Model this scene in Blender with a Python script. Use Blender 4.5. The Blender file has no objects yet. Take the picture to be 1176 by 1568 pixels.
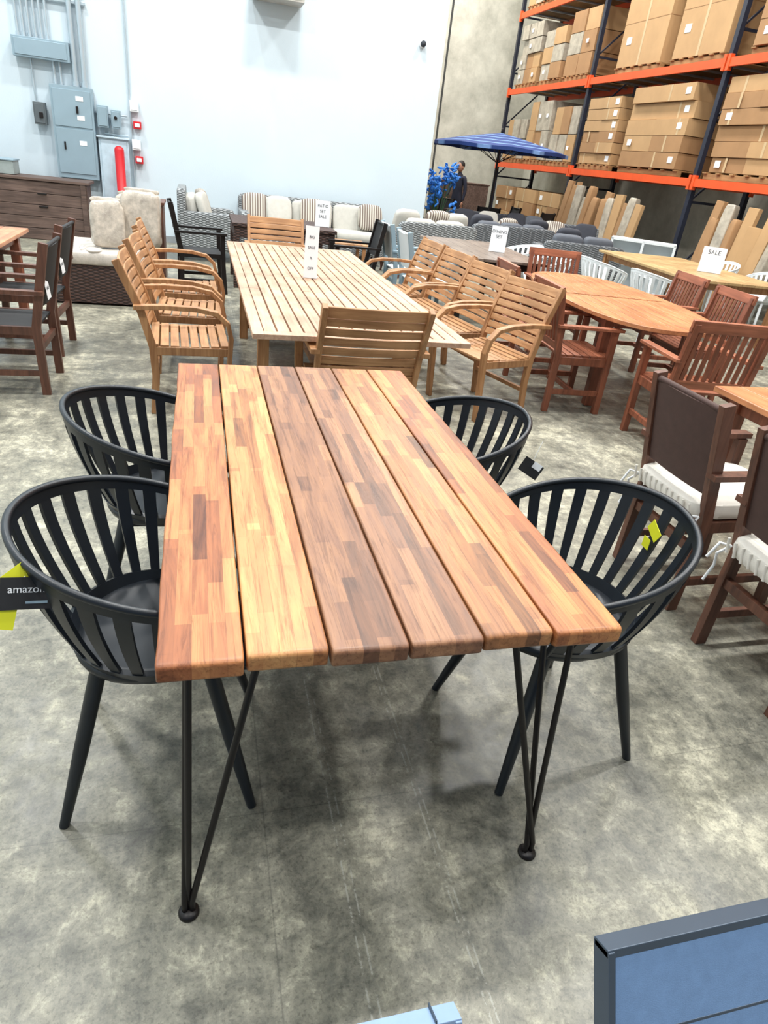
import bpy, math, random
import numpy as np
from mathutils import Matrix, Vector, Euler, noise as mnoise
random.seed(7)
sc=bpy.context.scene
COL=bpy.context.collection
sc.view_settings.view_transform='Standard'
# ------------------------------------------------------------------ materials
def lin(c):
    if isinstance(c,str): c=[int(c[i:i+2],16) for i in (0,2,4)]
    r=[]
    for v in c:
        v=v/255; r.append(v/12.92 if v<=.04045 else ((v+.055)/1.055)**2.4)
    return (r[0],r[1],r[2],1)
def sc_(c,k): return (min(c[0]*k,1),min(c[1]*k,1),min(c[2]*k,1),1)
class NT:
    def __init__(s,name):
        s.m=bpy.data.materials.new(name); s.m.use_nodes=True; s.t=s.m.node_tree; s.n=s.t.nodes; s.l=s.t.links
        s.b=s.n["Principled BSDF"]
    def new(s,ty,**kw):
        n=s.n.new(ty)
        for k,v in kw.items(): setattr(n,k,v)
        return n
    def link(s,a,b): s.l.new(a,b)
    def coord(s,scale=(1,1,1),loc=(0,0,0),rot=(0,0,0)):
        c=s.new("ShaderNodeTexCoord"); m=s.new("ShaderNodeMapping"); s.link(c.outputs["Object"],m.inputs[0])
        m.inputs["Scale"].default_value=scale; m.inputs["Location"].default_value=loc; m.inputs["Rotation"].default_value=rot
        return m.outputs[0]
    def noise(s,vec,scale,detail=4,rough=.6,dist=0):
        n=s.new("ShaderNodeTexNoise"); s.link(vec,n.inputs["Vector"]); n.inputs["Scale"].default_value=scale
        n.inputs["Detail"].default_value=detail; n.inputs["Roughness"].default_value=rough; n.inputs["Distortion"].default_value=dist
        return n.outputs["Fac"]
    def ramp(s,fac,stops):
        r=s.new("ShaderNodeValToRGB"); s.link(fac,r.inputs[0]); e=r.color_ramp.elements
        while len(e)<len(stops): e.new(.5)
        for i,(p,c) in enumerate(stops): e[i].position=p; e[i].color=c
        return r.outputs[0]
    def mix(s,f,a,b,mode="MIX"):
        m=s.new("ShaderNodeMix",data_type='RGBA',blend_type=mode)
        for inp,v in ((m.inputs[0],f),(m.inputs[6],a),(m.inputs[7],b)):
            if hasattr(v,"links") or hasattr(v,"node"): s.link(v,inp)
            else: inp.default_value=v
        return m.outputs[2]
    def math(s,op,a,b=0,c=None):
        m=s.new("ShaderNodeMath",operation=op)
        for i,v in enumerate((a,b) if c is None else (a,b,c)):
            if hasattr(v,"node"): s.link(v,m.inputs[i])
            else: m.inputs[i].default_value=v
        return m.outputs[0]
    def bump(s,h,strength=.2,dist=.01):
        b=s.new("ShaderNodeBump"); b.inputs["Strength"].default_value=strength; b.inputs["Distance"].default_value=dist
        s.link(h,b.inputs["Height"]); s.link(b.outputs[0],s.b.inputs["Normal"])
    def col(s,o):
        if hasattr(o,"node"): s.link(o,s.b.inputs["Base Color"])
        else: s.b.inputs["Base Color"].default_value=o
    def set(s,rough=.5,metal=0,coat=0,spec=.5):
        s.b.inputs["Roughness"].default_value=rough; s.b.inputs["Metallic"].default_value=metal
        s.b.inputs["Coat Weight"].default_value=coat; s.b.inputs["Coat Roughness"].default_value=.15
        s.b.inputs["Specular IOR Level"].default_value=spec
def plain(name,c,rough=.5,metal=0,var=.12,scale=8,bump=0,coat=0,spec=.5):
    t=NT(name); c=lin(c); v=t.coord(); n=t.noise(v,scale)
    t.col(t.ramp(n,[(.3,sc_(c,1-var)),(.7,sc_(c,1+var))])); t.set(rough,metal,coat,spec)
    if bump: t.bump(t.noise(v,scale*12),bump,.004)
    return t.m
def wood(name,c1,c2,axis='y',rough=.5,scale=30,coat=0):
    t=NT(name); s=dict(x=(.06,1,1),y=(1,.06,1),z=(1,1,.06))[axis]
    v=t.coord(s); n=t.noise(v,scale,5,.65,.6); n2=t.noise(t.coord(),3.5,2)
    a=t.ramp(n,[(.32,lin(c1)),(.68,lin(c2))])
    b=t.ramp(n2,[(.35,(.72,.70,.68,1)),(.65,(1.0,1.0,1.0,1))])
    t.col(t.mix(1.0,a,b,"MULTIPLY")); t.set(rough,0,coat); t.bump(n,.15,.002)
    return t.m
def stave(name,dark,mid,light,seed):
    # butcher-block plank: narrow finger-jointed staves running along y
    t=NT(name); c=t.new("ShaderNodeTexCoord"); sep=t.new("ShaderNodeSeparateXYZ"); t.link(c.outputs["Object"],sep.inputs[0])
    def brick(w,h,off,o2,sq=1):
        cb=t.new("ShaderNodeCombineXYZ"); t.link(t.math('ADD',sep.outputs[1],seed*1.37+o2),cb.inputs[0]); t.link(t.math('ADD',sep.outputs[0],.095+.0),cb.inputs[1])
        b=t.new("ShaderNodeTexBrick"); t.link(cb.outputs[0],b.inputs["Vector"]); b.offset=off; b.offset_frequency=2; b.squash=sq; b.squash_frequency=3
        b.inputs["Scale"].default_value=1; b.inputs["Mortar Size"].default_value=0.0003; b.inputs["Mortar Smooth"].default_value=0
        b.inputs["Brick Width"].default_value=w; b.inputs["Row Height"].default_value=h
        b.inputs["Color1"].default_value=(0,0,0,1); b.inputs["Color2"].default_value=(1,1,1,1); b.inputs["Mortar"].default_value=(.25,.25,.25,1)
        return b.outputs["Color"]
    b1=brick(.36,.95/6/5,.37,seed*.11,1.4); b2=brick(.51,.95/6/5,.61,seed*.31,.7)
    mixed=t.mix(.5,b1,b2)
    v=t.coord((1,.045,1),(seed*3.1,seed,0)); g=t.noise(v,85,6,.7,.8)
    v2=t.coord((1,.12,1),(seed*1.1,seed*2,0)); g2=t.noise(v2,17,5,.65,1.8)
    g2=t.ramp(g2,[(.3,(0,0,0,1)),(.7,(1,1,1,1))])
    k=t.mix(.30,mixed,g2)
    col=t.ramp(k,[(.12,lin(dark)),(.45,lin(mid)),(.86,lin(light))])
    fine=t.ramp(g,[(.36,(.48,.40,.34,1)),(.5,(1,1,1,1))])
    col=t.mix(.75,col,fine,"MULTIPLY")
    w=t.new("ShaderNodeTexVoronoi"); t.link(t.coord((1,.55,1),(seed*.7,seed*.4,0)),w.inputs[0]); w.inputs["Scale"].default_value=4.2
    kn=t.ramp(w.outputs["Distance"],[(.02,(.2,.12,.09,1)),(.09,(1,1,1,1))])
    col=t.mix(.6,col,kn,"MULTIPLY")
    t.col(col); t.set(.42,0,0,.45); t.link(t.ramp(g2,[(0,(.34,)*3+(1,)),(1,(.48,)*3+(1,))]),t.b.inputs["Roughness"]); t.bump(g,.15,.0012)
    return t.m
def wicker(name,c1,c2,s=32):
    t=NT(name); v=t.coord()
    w1=t.new("ShaderNodeTexWave",bands_direction='Z'); w1.inputs["Scale"].default_value=s/3.2; w1.inputs["Distortion"].default_value=.6; t.link(v,w1.inputs[0])
    w2=t.new("ShaderNodeTexWave",bands_direction='DIAGONAL'); w2.inputs["Scale"].default_value=s/5; w2.inputs["Distortion"].default_value=.6
    t.link(t.coord((1,1,.02)),w2.inputs[0])
    k=t.mix(1.0,w1.outputs["Color"],w2.outputs["Color"],"DIFFERENCE")
    t.col(t.ramp(k,[(.15,lin(c1)),(.75,lin(c2))])); t.set(.6); t.bump(k,.6,.006); return t.m
def stripes(name,c1,c2,axis='Y',s=6):
    t=NT(name); w=t.new("ShaderNodeTexWave",bands_direction=axis); w.inputs["Scale"].default_value=s; t.link(t.coord(),w.inputs[0])
    t.col(t.ramp(w.outputs["Color"],[(.45,lin(c1)),(.55,lin(c2))])); t.set(.85); return t.m
# ------------------------------------------------------------------ mesh builder
class MB:
    def __init__(s): s.V=[];s.F=[];s.M=[];s.S=[];s.X=Matrix()
    def add(s,v,f,m=0,sm=False):
        o=len(s.V); s.V+= [tuple(s.X@Vector(p)) for p in v]
        for q in f: s.F.append([o+i for i in q]); s.M.append(m); s.S.append(sm)
    def box(s,c,d,m=0,r=(0,0,0)):
        R=Euler(r).to_matrix(); v=[]
        for x in(-.5,.5):
            for y in(-.5,.5):
                for z in(-.5,.5): v.append(Vector(c)+R@Vector((x*d[0],y*d[1],z*d[2])))
        s.add(v,[(0,1,3,2),(4,6,7,5),(0,4,5,1),(2,3,7,6),(0,2,6,4),(1,5,7,3)],m)
    def bar(s,a,b,w,h,m=0,side=None):
        s.ribbon([a,b],w,h,m,side)
    def ribbon(s,pts,w,h,m=0,side=None,sm=False):
        P=[Vector(p) for p in pts]; n=len(P); v=[];f=[]
        for i,p in enumerate(P):
            d=(P[min(i+1,n-1)]-P[max(i-1,0)]).normalized()
            if side is not None: sd=Vector(side)
            else: sd=d.cross(Vector((0,0,1))) if abs(d.z)<.9 else d.cross(Vector((1,0,0)))
            sd=(sd-d*sd.dot(d)).normalized(); u=sd.cross(d).normalized()
            for a,b in((-1,-1),(1,-1),(1,1),(-1,1)): v.append(p+sd*a*w/2+u*b*h/2)
        for i in range(n-1):
            for k in range(4): f.append((i*4+k,i*4+(k+1)%4,i*4+4+(k+1)%4,i*4+4+k))
        f.append((3,2,1,0)); f.append((n*4-4,n*4-3,n*4-2,n*4-1)); s.add(v,f,m,sm)
    def tube(s,pts,r,m=0,n=10,cap=True):
        P=[Vector(p) for p in pts]; k=len(P); R=r if isinstance(r,(list,tuple)) else [r]*k; v=[];f=[]; ref=None
        for i,p in enumerate(P):
            d=(P[min(i+1,k-1)]-P[max(i-1,0)]).normalized()
            if ref is None: ref=Vector((0,0,1)) if abs(d.z)<.9 else Vector((1,0,0))
            a=d.cross(ref).normalized()
            ref=a.cross(d)
            for j in range(n):
                t=2*math.pi*j/n; v.append(p+(a*math.cos(t)+ref*math.sin(t))*R[i])
        for i in range(k-1):
            for j in range(n): f.append((i*n+j,i*n+(j+1)%n,(i+1)*n+(j+1)%n,(i+1)*n+j))
        s.add(v,f,m,True)
        if cap: s.add(v[:n],[tuple(range(n))[::-1]],m); s.add(v[-n:],[tuple(range(n))],m)
    def lathe(s,c,prof,m=0,n=20):
        v=[];f=[]
        for r,z in prof:
            for j in range(n):
                t=2*math.pi*j/n; v.append((c[0]+r*math.cos(t),c[1]+r*math.sin(t),c[2]+z))
        k=len(prof)
        for i in range(k-1):
            for j in range(n): f.append((i*n+j,i*n+(j+1)%n,(i+1)*n+(j+1)%n,(i+1)*n+j))
        f.append(tuple(range(n))[::-1]); f.append(tuple((k-1)*n+j for j in range(n))); s.add(v,f,m,True)
    def sup(s,c,d,m=0,e=.3,r=(0,0,0),nu=10,nv=20,e2=None,crumple=0):
        e2=e if e2 is None else e2
        R=Euler(r).to_matrix(); P=lambda x,k:math.copysign(abs(x)**k,x); v=[];f=[]
        for i in range(nu+1):
            u=-math.pi/2+math.pi*i/nu
            for j in range(nv):
                t=-math.pi+2*math.pi*(j+.5)/nv
                cu=max(math.cos(u),0)
                p=Vector((d[0]/2*P(cu,e)*P(math.cos(t),e2),d[1]/2*P(cu,e)*P(math.sin(t),e2),d[2]/2*P(math.sin(u),e)))
                if crumple: p*=1+crumple*(mnoise.noise(p*13+Vector(c)*7)+.5*mnoise.noise(p*31))
                v.append(Vector(c)+R@p)
        for i in range(nu):
            for j in range(nv): f.append((i*nv+j,i*nv+(j+1)%nv,(i+1)*nv+(j+1)%nv,(i+1)*nv+j))
        s.add(v,f,m,True)
    def shell(s,fn,u0,u1,v0,v1,nu,nv,th,m=0):
        """closed thin surface fn(u,v)->Vector thickened along its normal"""
        A=[];B=[]; e=1e-3
        for i in range(nu+1):
            for j in range(nv+1):
                u=u0+(u1-u0)*i/nu; w=v0+(v1-v0)*j/nv; p=fn(u,w)
                n=(fn(u+e,w)-fn(u-e,w)).cross(fn(u,w+e)-fn(u,w-e)).normalized()
                A.append(p+n*th/2); B.append(p-n*th/2)
        N=len(A); q=nv+1; f=[]
        for i in range(nu):
            for j in range(nv):
                a=i*q+j; f.append((a,a+q,a+q+1,a+1)); f.append((N+a,N+a+1,N+a+q+1,N+a+q))
        s.add(A+B,f,m,True); f=[]
        for i in range(nu):
            a=i*q; f.append((a,N+a,N+a+q,a+q)); a=i*q+nv; f.append((a,a+q,N+a+q,N+a))
        for j in range(nv):
            a=j; f.append((a,a+1,N+a+1,N+a)); a=nu*q+j; f.append((a,N+a,N+a+1,a+1))
        s.add(A+B,f,m,False)
    def text(s,txt,size,M,m=0):
        c=bpy.data.curves.new("t","FONT"); c.body=txt; c.size=size; c.align_x='CENTER'; c.align_y='CENTER'; c.extrude=.0003
        o=bpy.data.objects.new("t",c); COL.objects.link(o); bpy.context.view_layer.update()
        me=bpy.data.meshes.new_from_object(o.evaluated_get(bpy.context.evaluated_depsgraph_get()))
        s.add([M@v.co for v in me.vertices],[tuple(p.vertices) for p in me.polygons],m); bpy.data.objects.remove(o)
    def mesh(s,name,mats):
        me=bpy.data.meshes.new(name); me.from_pydata(s.V,[],s.F)
        for m in mats: me.materials.append(m)
        for i,p in enumerate(me.polygons): p.material_index=s.M[i]; p.use_smooth=s.S[i]
        me.update(); return me
    def obj(s,name,mats,loc=(0,0,0),rz=0,bevel=0):
        return place(name,s.mesh(name,mats),loc,rz,bevel)
def place(name,me,loc=(0,0,0),rz=0,bevel=0):
    o=bpy.data.objects.new(name,me); o.location=loc; o.rotation_euler=(0,0,math.radians(rz)); COL.objects.link(o)
    if bevel:
        b=o.modifiers.new("bevel","BEVEL"); b.width=bevel; b.segments=2; b.limit_method='ANGLE'; b.angle_limit=math.radians(50)
    return o
# ------------------------------------------------------------------ palette
M_teak=wood("teak_wood",(162,114,74),(208,160,114),'y',.5)
M_teakt=wood("teak_tabletop",(182,144,120),(216,180,152),'y',.5)
M_teakz=wood("teak_frame",(152,104,66),(198,150,104),'z',.5)
M_red=wood("eucalyptus_brown_red",(132,78,56),(184,114,84),'y',.42)
M_redz=wood("eucalyptus_frame",(112,64,46),(158,94,68),'z',.42)
M_redt=wood("eucalyptus_top",(178,112,74),(222,154,108),'y',.35)
M_brz=wood("dark_brown_wood",(80,50,40),(122,80,62),'z',.45)
M_brn=plain("brown_sling",(76,54,48),.75,0,.1,20,.1)
M_blk=plain("black_resin",(24,30,37),.38,0,.15,5)
M_blkm=plain("black_metal",(30,26,26),.38,.3,.1,20)
M_blks=plain("black_sling",(34,34,36),.7,0,.1,30)
M_white=plain("white_paper",(236,238,240),.7,0,.02,5)
M_ink=plain("ink",(40,44,52),.7,0,.02,5)
M_yel=plain("yellow_tag",(225,225,40),.6,0,.05,5)
M_plast=plain("white_plastic",(226,232,234),.4,0,.03,5)
M_cush=plain("white_cushion",(222,216,206),.9,0,.05,20,.2)
M_cream=plain("cream_fabric",(194,192,184),.95,0,.06,15,.2)
M_gry=plain("grey_fabric",(92,96,104),.95,0,.08,15,.2)
M_dgry=plain("charcoal_fabric",(58,60,68),.95,0,.08,15,.2)
M_strp=stripes("striped_fabric",(200,194,182),(110,96,88),'Y',8)
M_wick=wicker("grey_wicker",(74,78,80),(168,172,174))
M_wickd=wicker("brown_wicker",(38,26,24),(84,60,52))
M_wickg=wicker("dark_grey_wicker",(64,68,72),(130,134,138))
M_card=plain("cardboard",(178,142,100),.85,0,.08,2.5,.1)
M_card2=plain("cardboard_dark",(158,120,82),.85,0,.1,2.5,.1)
M_tape=plain("packing_tape",(190,164,126),.4,0,.05,8)
M_wrap=plain("stretch_wrapped_goods",(166,156,140),.3,0,.3,7,.5,.4)
M_pal=wood("pallet_wood",(140,102,64),(182,142,94),'y',.8)
M_or=plain("rack_beam_orange",(222,84,36),.45,0,.08,4)
M_navy=plain("rack_upright_blue",(34,38,52),.45,.1,.1,4)
M_galv=plain("electrical_grey",(146,168,180),.45,.2,.05,3)
M_galv2=plain("conduit_metal",(180,194,202),.35,.4,.05,3)
M_redp=plain("red_paint",(200,24,34),.4,0,.05,5)
M_bwd=wood("weathered_brown_wood",(74,58,52),(120,98,88),'x',.6)
M_bag=plain("clear_plastic_bag",(190,180,166),.22,0,.3,14,.8,.5)
# ------------------------------------------------------------------ room shell
def floor_mat():
    t=NT("polished_concrete"); v=t.coord()
    a=t.noise(v,.8,4,.6,.4); b=t.noise(v,3.2,9,.74,.6); c=t.noise(v,16,9,.8,.3); d=t.noise(t.coord((1,.2,1)),6,6,.7)
    k=t.mix(.55,a,b); k=t.mix(.42,k,c); k=t.mix(.16,k,d)
    col=t.ramp(k,[(.385,lin((74,74,68))),(.455,lin((108,107,97))),(.52,lin((144,141,126))),(.59,lin((202,197,174)))])
    sp=t.ramp(t.noise(v,95,4,.7),[(.38,(.5,.5,.5,1)),(.48,(1,1,1,1))]); col=t.mix(.6,col,sp,"MULTIPLY")
    sep=t.new("ShaderNodeSeparateXYZ"); t.link(v,sep.inputs[0])
    def band(o,x0,w):
        return t.math('LESS_THAN',t.math('ABSOLUTE',t.math('SUBTRACT',o,x0)),w)
    sx,sy=sep.outputs[0],sep.outputs[1]
    wx=t.math('ADD',sx,t.math('MULTIPLY',t.noise(t.coord((.2,.5,1)),1.0,2),.03))
    tr=None
    for x0 in(.325,.345,.575,.59,-1.9,-1.93,2.9,2.93):
        q=band(wx,x0,.0022); tr=q if tr is None else t.math('MAXIMUM',tr,q)
    tr=t.math('MULTIPLY',tr,t.math('GREATER_THAN',c,.5))
    col=t.mix(t.math('MULTIPLY',tr,.45),col,lin((190,190,180)))
    j=None
    for o,x0 in((sx,.13),(sx,-3.6),(sx,3.9),(sy,1.17),(sy,5.2),(sy,9.2),(sy,-2.4)):
        q=band(o,x0,.0018); j=q if j is None else t.math('MAXIMUM',j,q)
    col=t.mix(t.math('MULTIPLY',j,.3),col,lin((50,50,48)))
    t.col(col); t.set(.4); t.link(t.ramp(b,[(.35,(.28,)*3+(1,)),(.65,(.5,)*3+(1,))]),t.b.inputs["Roughness"]); t.bump(c,.08,.003); return t.m
def wall_mat(name,c,var=.03):
    t=NT(name); v=t.coord(); c=lin(c)
    t.col(t.ramp(t.noise(v,.8,4),[(.3,sc_(c,1-var)),(.7,sc_(c,1+var))])); t.set(.7); t.bump(t.noise(v,60,4),.12,.01); return t.m
M_floor=floor_mat(); M_wall=wall_mat("white_painted_wall",(203,217,225)); 
def concrete_wall():
    t=NT("tilt_up_concrete"); v=t.coord(); n=t.noise(v,1.2,6,.7); col=t.ramp(n,[(.35,lin((168,165,152))),(.65,lin((208,204,190)))])
    sep=t.new("ShaderNodeSeparateXYZ"); t.link(v,sep.inputs[0]); m=t.math('LESS_THAN',t.math('ABSOLUTE',t.math('SUBTRACT',sep.outputs[0],6.75)),.03)
    col=t.mix(m,col,lin((60,60,58))); t.col(col); t.set(.8); t.bump(n,.1,.01); return t.m
M_conc=concrete_wall()
def slab(name,a,b,m):
    mb=MB(); mb.box([(a[i]+b[i])/2 for i in range(3)],[b[i]-a[i] for i in range(3)]); return mb.obj(name,[m])
slab("floor",(-6.2,-3.5,-.1),(9.9,21.2,0),M_floor)
slab("wall_back",(-6,12,0),(3.8,12.2,9),M_wall)
slab("wall_partition_return",(3.6,12.2,0),(3.8,21,9),M_wall)
slab("bounce_wall_left",(-6.2,-3.5,0),(-6,12.2,9),M_wall)  # out of view, added to bounce light back into the room
slab("wall_far",(3.6,21,0),(9.9,21.2,9),M_conc)
slab("wall_right",(9.7,-3.5,0),(9.9,21,9),M_conc)
slab("ceiling",(-6.2,-3.5,9),(9.9,21.2,9.1),M_wall)
slab("baseboard_back",(-6,11.985,0),(3.8,12,.1),plain("baseboard_grey",(150,156,160),.6))
# ------------------------------------------------------------------ main dining table
def main_table():
    mb=MB(); W=.95;x0=-.095;y0=.933;L=1.822;T=.042;n=6;pw=W/n
    rnd=random.Random(3)
    for i in range(n):
        a=x0+i*pw+(.0026 if i else 0); b=x0+(i+1)*pw-(.0026 if i<n-1 else 0)
        ya=y0+rnd.uniform(-.005,.005)-(.006 if i==0 else 0); yb=y0+L+rnd.uniform(-.004,.004)
        cx=(a+b)/2; hw=(b-a)/2; hh=T/2; v=[];f=[];fs=[]; NS=44; ph=rnd.uniform(0,6); pr=.005; K=20
        off=[0,.0015,.004,.008,.014]
        ys=[ya+q for q in off]+[ya+.014+(yb-ya-.028)*k/(NS-8) for k in range(1,NS-8)]+[yb-q for q in off[::-1]]
        for y in ys:
            e=min(y-ya,yb-y); sh=0 if e>=.0139 else .009*(1-math.sqrt(max(0,1-((.014-e)/.014)**2)))
            w1=-.0015*math.sin(y*9+ph)-.001*math.sin(y*23) if i==0 else 0; w2=.0015*math.sin(y*8+ph)+.001*math.sin(y*21) if i==n-1 else 0
            for ci_,(sx,sz) in enumerate(((1,1),(-1,1),(-1,-1),(1,-1))):
                for q in range(5):
                    t=math.pi/2*(ci_+q/4)
                    X=sx*(hw-sh*.5-pr)+math.cos(t)*pr; Z=sz*(hh-sh-pr*.8)+math.sin(t)*pr*.8
                    X+=w2 if sx>0 else w1
                    v.append((cx+X,y,.76-hh+Z))
        m=len(ys)
        for p in range(m-1):
            for k in range(K):
                q=(p*K+k,(p+1)*K+k,(p+1)*K+(k+1)%K,p*K+(k+1)%K)
                (fs if (k%5!=4 or p<4 or p>m-6) else f).append(q)
        f.append(tuple(range(K))); f.append(tuple((m-1)*K+k for k in range(K))[::-1])
        o=len(mb.V); mb.V+=v
        for q in f: mb.F.append([o+z for z in q]); mb.M.append(i); mb.S.append(False)
        for q in fs: mb.F.append([o+z for z in q]); mb.M.append(i); mb.S.append(True)
    for y in(y0+.12,y0+L/2,y0+L-.12): mb.box((.38,y,.714),(.82,.05,.012),6)
    for sx in(0,1):
        for sy in(0,1):
            cxx=-.06 if sx==0 else .805; fy=.935 if sy==0 else y0+L-.005
            dx=1 if sx==0 else -1; dy=1 if sy==0 else -1
            foot=Vector((cxx,fy,.012))
            tops=[(cxx+dx*.015,fy+dy*.2),(cxx+dx*.02,fy+dy*.06),(cxx+dx*.16,fy+dy*.075)]
            for j,(tx,ty) in enumerate(tops):
                of=Vector(((j-1)*.008,(.006 if j==1 else 0),0))
                mb.tube([(tx,ty,.715),foot+of+Vector((0,0,.03)),foot+of],.0078,6,10)
            mb.tube([(cxx,fy,0),(cxx,fy,.006),(cxx,fy,.012),(cxx,fy,.014)],[.024,.024,.02,.004],6,20)
            mb.box((cxx+dx*.08,fy+dy*.12,.714),(.2,.2,.008),6)
    mats=[stave("acacia_plank_1",(92,50,30),(160,96,58),(210,148,92),1),stave("acacia_plank_2",(104,62,36),(178,118,72),(220,168,108),2),
          stave("acacia_plank_3",(78,51,38),(134,92,67),(176,128,90),3),stave("acacia_plank_4",(78,54,42),(138,96,71),(188,138,98),4),
          stave("acacia_plank_5",(94,60,38),(170,114,72),(218,162,104),5),stave("acacia_plank_6",(94,52,31),(160,97,58),(206,144,88),6),M_blkm]
    mb.obj("plank_dining_table",mats)
main_table()
# ------------------------------------------------------------------ slatted tub chair
def tub(tags=(),mat=None):
    mb=MB(); D=math.radians
    def rim(th):
        c=math.cos(th); a=abs(th)/D(125)
        x=-.300*c if c>0 else -.33*c; y=.288*math.sin(th)
        return Vector((x,y,.80-.135*(a**1.7)))
    def base(th):
        c=math.cos(th); x=-.19*c if c>0 else -.27*c
        return Vector((x,.20*math.sin(th),.462))
    def fn(u,s_):
        b=base(u);t=rim(u); k=1-max(0,1-s_)**1.6 if s_<=1 else 1
        return Vector((b.x+(t.x-b.x)*k,b.y+(t.y-b.y)*k,b.z+(t.z-b.z)*s_))
    E=D(125)
    mb.shell(fn,-E,E,.90,1.0,48,3,.010)
    mb.shell(fn,-E,E,-.03,.11,48,2,.014)
    mb.tube([fn(-E+2*E*i/48,1.0) for i in range(49)],.009,0,8)
    N=17
    for i in range(N):
        c=-D(111)+D(222)*i/(N-1)
        w=D(3.3)
        mb.shell(fn,c-w,c+w,.08,.91,2,8,.009)
    for sg in(-1,1):
        u0,u1=(D(117),D(125)) if sg>0 else (-D(125),-D(117))
        mb.shell(fn,u0,u1,0,1,2,10,.012)
        mb.tube([fn(sg*E,s_/10) for s_ in range(11)],.0095,0,8)
    v=[];f=[];n=32
    for k,(r,z) in enumerate(((0.02,.456),(.5,.46),(.85,.468),(1.0,.472),(1.03,.46),(1.0,.444),(.75,.43),(.02,.425))):
        for j in range(n):
            t=2*math.pi*j/n; c=math.cos(t); ax=.192 if c<0 else .24
            cc=math.copysign(abs(c)**.85,c); ss=math.copysign(abs(math.sin(t))**.85,math.sin(t))
            v.append((ax*cc*r,.20*ss*r,z))
    for k in range(7):
        for j in range(n): f.append((k*n+j,k*n+(j+1)%n,(k+1)*n+(j+1)%n,(k+1)*n+j))
    f.append(tuple(range(n))[::-1]); f.append(tuple(7*n+j for j in range(n))); mb.add(v,f,0,True)
    mb.box((0,0,.42),(.26,.26,.03))
    for sx in(-1,1):
        for sy in(-1,1):
            mb.tube([(sx*.125,sy*.13,.445),(sx*.18,sy*.175,.22),(sx*.235,sy*.22,0)],[.020,.0185,.0125],0,14)
    for kind,x,y,z,rz,tilt in tags:
        M=Matrix.Translation((x,y,z))@Euler((math.radians(tilt),0,math.radians(rz))).to_matrix().to_4x4()
        o=mb.X; mb.X=M
        if kind=="black":
            mb.box((0,.004,0),(.094,.002,.066),1,(0,.2,0)); mb.text("amazon",.022,Matrix.Translation((.002,.0022,.008))@Euler((math.radians(90),.2,0)).to_matrix().to_4x4(),3)
            mb.box((-.04,.008,-.015),(.045,.0015,.10),2,(0,.35,0)); mb.box((-.01,.009,.032),(.06,.0015,.045),2,(0,-.5,0)); mb.box((.015,.0025,-.022),(.04,.001,.005),4,(0,.2,0))
            mb.tube([(.0,.006,.03),(.02,.02,.05)],.0012,3,4)
        if kind=="yellow":
            mb.box((0,0,0),(.055,.0015,.04),2,(0,.5,0)); mb.box((-.018,0,-.05),(.032,.0015,.034),2); mb.box((.006,.001,-.02),(.03,.0015,.03),1)
        if kind=="small":
            mb.box((0,0,0),(.075,.0015,.055),1,(0,.4,0)); mb.box((.02,-.002,.01),(.032,.0015,.024),3,(0,.4,0)); mb.tube([(0,0,.02),(.02,.02,.1)],.001,3,4)
        mb.X=o
    return mb.mesh("slatted_tub_chair",[mat or M_blk,M_ink if mat else M_blks,M_yel,M_white,M_galv])
T0=tub(); 
place("slatted_tub_chair",tub([("black",-.222,-.224,.732,20,-25)]),(-.126,1.425,0),-2)
place("slatted_tub_chair.001",T0,(-.13,2.16,0),-2)
place("slatted_tub_chair.002",tub([("yellow",-.245,.02,.72,80,0)]),(1.01,1.37,0),187)
place("slatted_tub_chair.003",tub([("small",-.25,.235,.67,150,-15)]),(.875,2.15,0),180)
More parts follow.
